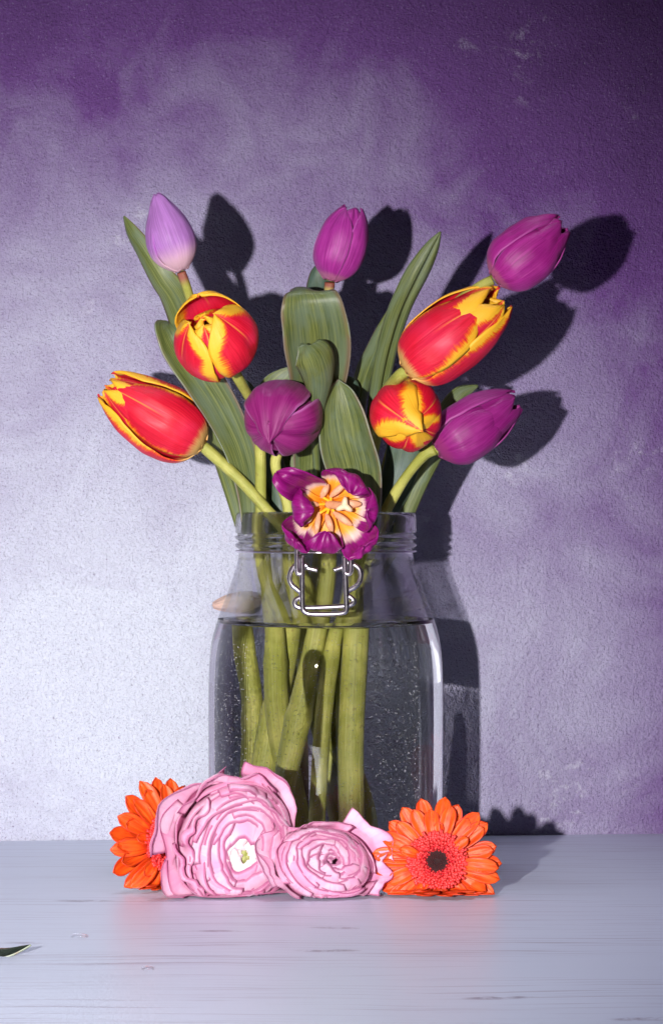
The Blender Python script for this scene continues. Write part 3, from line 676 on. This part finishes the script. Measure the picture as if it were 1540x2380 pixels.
def gerbera(label, c, to, R, seed, stemto):
    rs = random.Random(seed)
    root = empty('gerbera', c, label, 'gerbera', 'orange gerbera heads lying by the jar')
    X, Y, Z = img_frame(c, to)
    def ray(phi, r0, r1, w_, z0, dz, cup, sd, k):
        a = math.radians(phi); er = X*math.cos(a)+Y*math.sin(a); et = Y*math.cos(a)-X*math.sin(a)
        twist = rs.uniform(-.25, .25); curv = rs.uniform(-.8, 1.2)*.003
        def fn(u_, v):
            u = u_*2-1; wv = w_*interp([(0, .38), (.25, .68), (.55, .97), (.75, 1.), (.9, .76), (.97, .42), (1, .10)], v)
            r = r0+(r1-r0)*(v-.02*abs(u)**2)
            r -= (r1-r0)*.03*math.exp(-((abs(u)-.36)/.1)**2)*sstep(.93, 1, v)
            x = u*wv
            h = z0+dz*v+curv*math.sin(PI*v)*1.2+cup*wv*(u*u)-.16*wv*math.exp(-((abs(u)-.33)/.12)**2)+twist*x*v+.0005*noise.noise(Vector((u*2, v*4, sd)))
            return settle(c+er*r+et*x+Z*h, k)
        V, F, uv = gridmesh(fn, 10, 16)
        return mesh('petal', V, F, RAY, root, uv, thick=.0005)
    n = 21
    for i in range(n):
        ray(360/n*i+rs.uniform(-3, 3), R*.21, R*rs.uniform(.95, 1.04), R*.132, -.003, rs.uniform(-.002, .002), .26, seed+i, .0004+.0004*(i % 3))
    n = 17
    for i in range(n):
        ray(360/n*(i+.5)+rs.uniform(-4, 4), R*.22, R*rs.uniform(.82, .98), R*.122, -.002, rs.uniform(.001, .004), .36, seed+i+50, .0022+.0004*(i % 3))
    for i in range(5):
        ray(72*(i+.2)+rs.uniform(-25, 25), R*.22, R*rs.uniform(.56, .72), R*.085, -.0005, rs.uniform(.003, .006), .5, seed+i+90, .004)
    # disc
    def disc(u, v):
        th = 2*PI*u; r = R*.27*v; return c+X*r*math.cos(th)+Y*r*math.sin(th)+Z*(.0022*math.sin(min(v, 1)*PI*.5)-.001*v+.0015)
    V, F, uv = gridmesh(disc, 32, 8, True); mesh('disc', V, F, DRK, root, uv)
    Vs, Fs = {0: [], 1: [], 2: []}, {0: [], 1: [], 2: []}
    nf = 620
    for i in range(nf):
        f = math.sqrt((i+.5)/nf); r = R*.39*f; th = i*2.39996
        k = 0 if f < .42 else (1 if f > .60 or i % 2 else 2)
        if f < .13: continue
        ln = (.0013 if f < .45 else lerp(.0030, .0056, (f-.45)/.55)*rs.uniform(.8, 1.15)); rad = .00036 if f < .45 else .00052
        er = X*math.cos(th)+Y*math.sin(th); d = (Z*(1.1-.75*f)+er*(.15+.9*f)+Vector((rs.uniform(-.2, .2), rs.uniform(-.2, .2), rs.uniform(-.2, .2)))).normalized()
        p0 = c+er*r*.86+Z*.0018; a = d.orthogonal().normalized(); b_ = d.cross(a)
        L_ = Vs[k]; o_ = len(L_)
        for j, (s, rr_) in enumerate(((0, rad), (.65, rad*1.0), (1, rad*(1.7 if k else .6)))):
            for m_ in range(5):
                an = 2*PI*m_/5; L_.append(settle(p0+d*ln*s+(a*math.cos(an)+b_*math.sin(an))*rr_, .004))
        for j in range(2):
            for m_ in range(5): Fs[k].append((o_+j*5+m_, o_+j*5+(m_+1) % 5, o_+j*5+5+(m_+1) % 5, o_+j*5+5+m_))
        Fs[k].append(tuple(o_+10+m_ for m_ in range(5)))
    for k, nm, mt in ((0, 'inner_florets', FLD), (1, 'outer_florets', FLO2), (2, 'middle_florets', FLO)):
        tag(mesh(nm, Vs[k], Fs[k], mt, root), kind='stuff')
    V, F, uv = tube([c-Z*.001, c-Z*.008, c-Z*.012], lambda t: R*(.20-.10*t), 6, 14); mesh('calyx', V, F, STEM, root, uv)
    V, F, uv = tube([c-Z*.008]+stemto, lambda t: .0024, 16, 10); mesh('stem', V, F, STEM, root, uv)
    return root
g1c = P(1016, 2003, -.088)
gerbera('orange gerbera with a dark eye facing the front, beside the smaller pink ranunculus', g1c, g1c+Vector((-.004, -.05, .012)), .0352, 3, [g1c+Vector((.01, .02, -.009)), g1c+Vector((.02, .030, -.0135))])
g2c = P(392, 1962, -.062)
gerbera('orange gerbera turned sideways, left of the jar, half hidden behind the large pink ranunculus', g2c, g2c+Vector((.036, -.045, .008)), .0375, 8, [g2c+Vector((-.012, .018, -.012)), g2c+Vector((-.014, .026, -.0155))])

# ---------------------------------------------------------------- ranunculus
def m_ran():
    q = NT('pink_ranunculus_petal'); u, v = q.uv(); rnd = q.n('ObjectInfo').outputs['Random']; z = q.math('MULTIPLY', rnd, 30.)
    e = q.math('ABSOLUTE', q.math('SUBTRACT', q.math('MULTIPLY', u, 2.), 1.))
    st = q.noise(q.vec(q.math('MULTIPLY', u, 26.), q.math('MULTIPLY', v, 1.5), z), 1, 4, .6)
    bl = q.noise(q.vec(q.math('MULTIPLY', u, 3.), q.math('MULTIPLY', v, 2.5), z), 1, 3, .5)
    col = q.mix(q.rng(bl, .35, .65), (.97, .68, .83), (.92, .44, .66))
    col = q.mix(q.math('MULTIPLY', q.rng(st, .5, .75), .4), col, (.82, .28, .52))
    col = q.mix(q.math('MULTIPLY', q.rng(v, .82, .50), .50), col, (.84, .22, .50))
    rim = q.math('MAXIMUM', q.rng(v, .955, .985), q.rng(e, .95, .995))
    col = q.mix(q.math('MULTIPLY', rim, .8), col, (.50, .10, .26))
    q.P(Base_Color=col, Roughness=.55); q.set(q.b.inputs['Specular IOR Level'], .3)
    q.bump(q.math('ADD', st, bl), .2, .0004); trans(q, col, .34); return q.m
RAN = m_ran()
RANG = m_petal('green_ranunculus_heart', (.42, .42, .14), (.3, .32, .06), (.55, .42, .25), .4, .1)
RANC = m_petal('cream_ranunculus_petal', (.92, .66, .68), (.7, .6, .35), (.75, .30, .45), .3, .1)
def ranunculus(label, c, to, Rx, Ry, seed, layers, inner_open, stemto, up=None, depth=.62, squash=None, wild=1.0, flops=()):
    rs = random.Random(seed)
    root = empty('ranunculus', c, label, 'ranunculus', 'pink ranunculus heads lying in front of the jar')
    X, Y, Z = img_frame(c, to); Rm = (Rx+Ry)/2
    if up:
        a = math.radians(up); X, Y = X*math.cos(a)+Y*math.sin(a), Y*math.cos(a)-X*math.sin(a)
    K = layers
    def shell(ph0, dphi, Rk, tend, dep, sd, ruf, flare, lift, mat, droop=0., nu=20, nv=18):
        el = lerp(.70, 1., clamp((Rk-.72)/.28)) if squash else 1.
        co_ = X*(.0035*(1-clamp((Rk-.72)/.28)))-Y*(.002*(1-clamp((Rk-.72)/.28)))
        q_ = clamp((Rk-.72)/.28)*.5+.2; shx, shy = rs.uniform(-.16, .16)*q_, rs.uniform(-.16, .16)*q_
        def fn(u_, v):
            u = u_*2-1; ph = ph0+u*dphi+.10*noise.noise(Vector((v*2, sd, u)))*v
            te = tend*(1-.13*abs(u)**2.6+.09*noise.noise(Vector((u*2.2, sd, 3.)))+.018*noise.noise(Vector((u*9, sd, 5.))))
            a = lerp(-1.15, te, v)
            r = Rk*math.cos(a) if a > 0 else Rk*(math.cos(a)**.8 if math.cos(a) > 0 else 0)
            h = (dep if a > 0 else .62)*math.sin(a)
            g_ = sstep(.30, 1, v); gg = sstep(.72, 1, v)
            n1 = noise.noise(Vector((u*1.7, v*1.5, sd))); n2 = noise.noise(Vector((u*4.2, v*2, sd+20)))
            nx, nh = math.cos(a), math.sin(a)
            off = g_*(ruf*n1*1.6+ruf*.45*n2)+lift*u+gg*flare*(1+.8*n1)-droop*gg*0
            fold = .35*ruf*g_*math.sin(ph*7+sd)*math.exp(-((u-.2*n1)/.6)**2)
            r += off*(nx+.35)+fold*.5+gg*flare*.6; h += off*nh+fold-droop*gg
            r = max(r, .01)
            e2 = lerp(1., el, sstep(.4, 1, v)); gs = sstep(.35, 1, v); off_c = .016*math.exp(-((u-.35*math.sin(sd))/.07)**2)*gs; r -= off_c; h -= off_c
            p = c+co_*v+X*(r*Rx*e2*math.cos(ph)+shx*Rx*gs)+Y*(r*Ry*math.sin(ph)+shy*Ry*gs)+Z*(h*Rm)
            if p.z < .001:
                ex = .001-p.z; p = Vector((p.x, p.y-ex*.45, .0008+.0014*abs(math.sin(sd))+.0003*(1+n1)))
            return p
        V, F, uv = gridmesh(fn, nu, nv)
        mesh('petal', V, F, mat, root, uv, thick=.00022)
    for k in range(K):
        f = 1-k/(K-1)                              # 1 outside .. 0 inside
        rim = inner_open+(.93-inner_open)*f**1.05
        Rk = 1-.024*k; te0 = math.acos(min(.99, rim/Rk)); dep = depth-.020*k
        npet = 5 if f > .5 else (4 if f > .2 else 3)
        for j in range(npet):
            mat = RAN if f > .14 or not squash else RANC
            shell(2*PI*j/npet+k*1.17+rs.uniform(-.25, .25), PI/npet*rs.uniform(1.4, 2.0), Rk*rs.uniform(.985, 1.01), te0*(rs.uniform(.72, 1.06) if f > .3 else rs.uniform(.95, 1.06)), dep, rs.uniform(0, 99),
                  wild*lerp(.008, .030, f), wild*rs.uniform(-.01, .035)*(.3+f), .022, mat)
    for (pa, dp, sc_, te_, fl_, ru_) in flops:
        shell(math.radians(pa)-(math.radians(up) if up else 0), dp, sc_, te_, depth*.8, rs.uniform(0, 99), ru_, fl_, .02, RAN, nu=24, nv=22)
    hc = c+(X*.0035-Y*.002 if squash else X*0)
    V, F, uv = gridmesh(lambda u, v: hc+(X*Rx*.75*math.cos(2*PI*u)+Y*Ry*math.sin(2*PI*u))*inner_open*2.0*math.sin(PI*.5*v)*(1+.06*math.sin(7*PI*u))+Z*(Rm*(.27+.10*math.cos(PI*.5*v)+.03*math.sin(9*u*PI)*v+(.012*math.sin(5*math.tau*v)))), 24, 8, True)
    mesh('heart', V, F, RANG if squash else RAN, root, uv)
    V, F, uv = tube([c-Z*Rm*.45, c-Z*Rm*.65]+stemto, lambda t: .0028, 14, 10); mesh('stem', V, F, STEM, root, uv)
    return root
r1 = P(550, 1966, -.088)
ranunculus('large pink ranunculus with a cream and green heart, in front of the jar', r1, r1+Vector((.010, -.05, -.002)), .0322, .0350, 5, 11, .11, [r1+Vector((-.01, .024, -.022))], up=-14, squash=True, depth=.62, wild=1.25,
    flops=[(140, .75, 1.10, .45, .16, .09), (188, .80, 1.12, .30, .16, .10), (100, .8, 1.07, .5, .12, .09), (40, .75, 1.06, .4, .10, .08), (232, .8, 1.08, .25, .16, .10), (320, .8, 1.06, .3, .16, .10), (160, .6, 1.0, .75, .10, .09), (60, .7, .98, .8, .08, .08), (210, .6, 1.0, .7, .10, .09)])
r2 = P(752, 2006, -.094)
ranunculus('smaller pink ranunculus with a closed heart, between the large one and a gerbera', r2, r2+Vector((.014, -.05, .022)), .0268, .0208, 11, 10, .08, [r2+Vector((-.004, .018, -.012))], up=-12, depth=.58, wild=1.2,
    flops=[(38, .55, 1.22, .35, .16, .06), (175, .7, 1.10, .3, .16, .09), (205, .7, 1.1, .25, .14, .09), (-12, .6, 1.10, .35, .12, .08), (100, .7, 1.02, .6, .08, .08)])
# ---------------------------------------------------------------- small things
DROP = NT('clear_droplet'); DROP.P(Base_Color=(1, 1, 1), Roughness=0, IOR=1.33, Transmission_Weight=1.)
FLAT = NT('flat_water'); FLAT.P(Base_Color=(1, 1, 1), Roughness=.02, IOR=1.33, Transmission_Weight=1.)
FLAT.set(FLAT.out.inputs[0], FLAT.n('MixShader', {0: .78, 1: FLAT.b.outputs[0], 2: FLAT.n('BsdfTransparent').outputs[0]}).outputs[0])
def drop(label, vx, vy, d, rx, h):
    c = Vector(((vx-770)/6000*(1.5+d), d, 0))
    def fn(u, v):
        r = rx*math.sin(PI*.5*v)**.8*(1+.12*math.sin(2*PI*u*2+rx*9e3)); return Vector((c.x+r*math.cos(2*PI*u), c.y+r*1.1*math.sin(2*PI*u), -.0006+(h+.0006)*max(0., math.cos(PI*.5*v))**.6))
    V, F, uv = gridmesh(fn, 20, 8, True); V2 = len(V)
    F.append(tuple(V2-20+i for i in range(20)))
    o = mesh('water_droplet', V, F, FLAT.m); tag(o, label, 'droplet', 'water droplets on the table'); return o
def dy(vy): return CZ*6000/(vy-1190)-1.5
drop('small bright water droplet on the table beside the right gerbera', 881, 2078, dy(2080), .0020, .0013)
drop('flat water droplet on the table at the far left', 184, 2176, dy(2178), .0045, .0016)
drop('water droplet on the bare table below the large pink ranunculus', 343, 2252, dy(2254), .0032, .0016)
# leaf tip at the left edge
ly = dy(2222)-JY  # leaf() shifts its points back by JY
lt = leaf(None, [(-150, 2262, ly), (-90, 2240, ly), (-30, 2222, ly), (20, 2216, ly), (48, 2207, ly), (72, 2197, ly)], [(0, 16), (.4, 14), (.7, 9), (.9, 4), (1, .6)], cup=.2, wd=Vector((.1, .6, .5)), mat=m_leaf('dark_leaf', (.004, .008, .004), (.010, .018, .008), (.008, .014, .010)), seed=30)
tag(lt, 'dark green leaf tip reaching in over the table at the left edge', 'leaf')
# air bubbles clinging inside the water
rs = random.Random(4)
ico = [(0, 0, 1), (0, 0, -1), (1, 0, 0), (-1, 0, 0), (0, 1, 0), (0, -1, 0)]
icf = [(0, 2, 4), (0, 4, 3), (0, 3, 5), (0, 5, 2), (1, 4, 2), (1, 3, 4), (1, 5, 3), (1, 2, 5)]
Vb_, Fb_ = [], []
for i in range(4200):
    z = rs.uniform(.008, .138); a = rs.uniform(-PI*.98, -PI*.02); n_ = 4.0; c_, s_ = math.cos(a), math.sin(a)
    hw = interp([(p[0], p[1]) for p in prof[:14]], z)*.93-.0028
    r = hw/((abs(c_)**n_+abs(s_)**n_)**(1/n_)); a += JROT
    rad = rs.choice((.00016, .0002, .00026, .00034))
    o_ = len(Vb_)
    for v in ico: Vb_.append(Vector((JX+JK*r*math.cos(a), JY+JK*r*math.sin(a), ZJ(z)))+Vector(v)*rad)
    Fb_ += [tuple(o_+k for k in f) for f in icf]
BUB = NT('air_bubble'); BUB.P(Base_Color=(.62, .62, .68), Roughness=.2)
bub = mesh('bubbles', Vb_, Fb_, BUB.m, jar); receiver(bub); tag(bub, kind='stuff')
wallo.cycles.is_caustics_receiver = True; tab.cycles.is_caustics_receiver = True

# water beads left on the glass above the waterline
Vd, Fd = [], []
for i in range(46):
    z = rs.choice((rs.uniform(.152, .182), rs.uniform(.198, .2075))); a = rs.uniform(-PI*.93, -PI*.07)
    hw = interp([(p[0], p[1]) for p in prof], z); r = hw+.0001
    c_ = Vector((JX+JK*r*math.cos(a), JY+JK*r*math.sin(a), ZJ(z))); nrm = Vector((math.cos(a), math.sin(a), 0)); tn = Vector((-math.sin(a), math.cos(a), 0))
    w_, h_ = rs.uniform(.0004, .0010), rs.uniform(.0006, .0019)
    o_ = len(Vd)
    for j in range(5):
        ph = PI*.5*j/4
        for k in range(10):
            th = 2*PI*k/10; s_ = math.cos(ph)
            Vd.append(c_+tn*(w_*s_*math.cos(th))+Vector((0, 0, h_*s_*math.sin(th)))+nrm*(.0006*math.sin(ph)))
    for j in range(4):
        for k in range(10): Fd.append((o_+j*10+k, o_+j*10+(k+1) % 10, o_+j*10+10+(k+1) % 10, o_+j*10+10+k))
tag(mesh('water_beads', Vd, Fd, DROP.m, jar), kind='stuff')
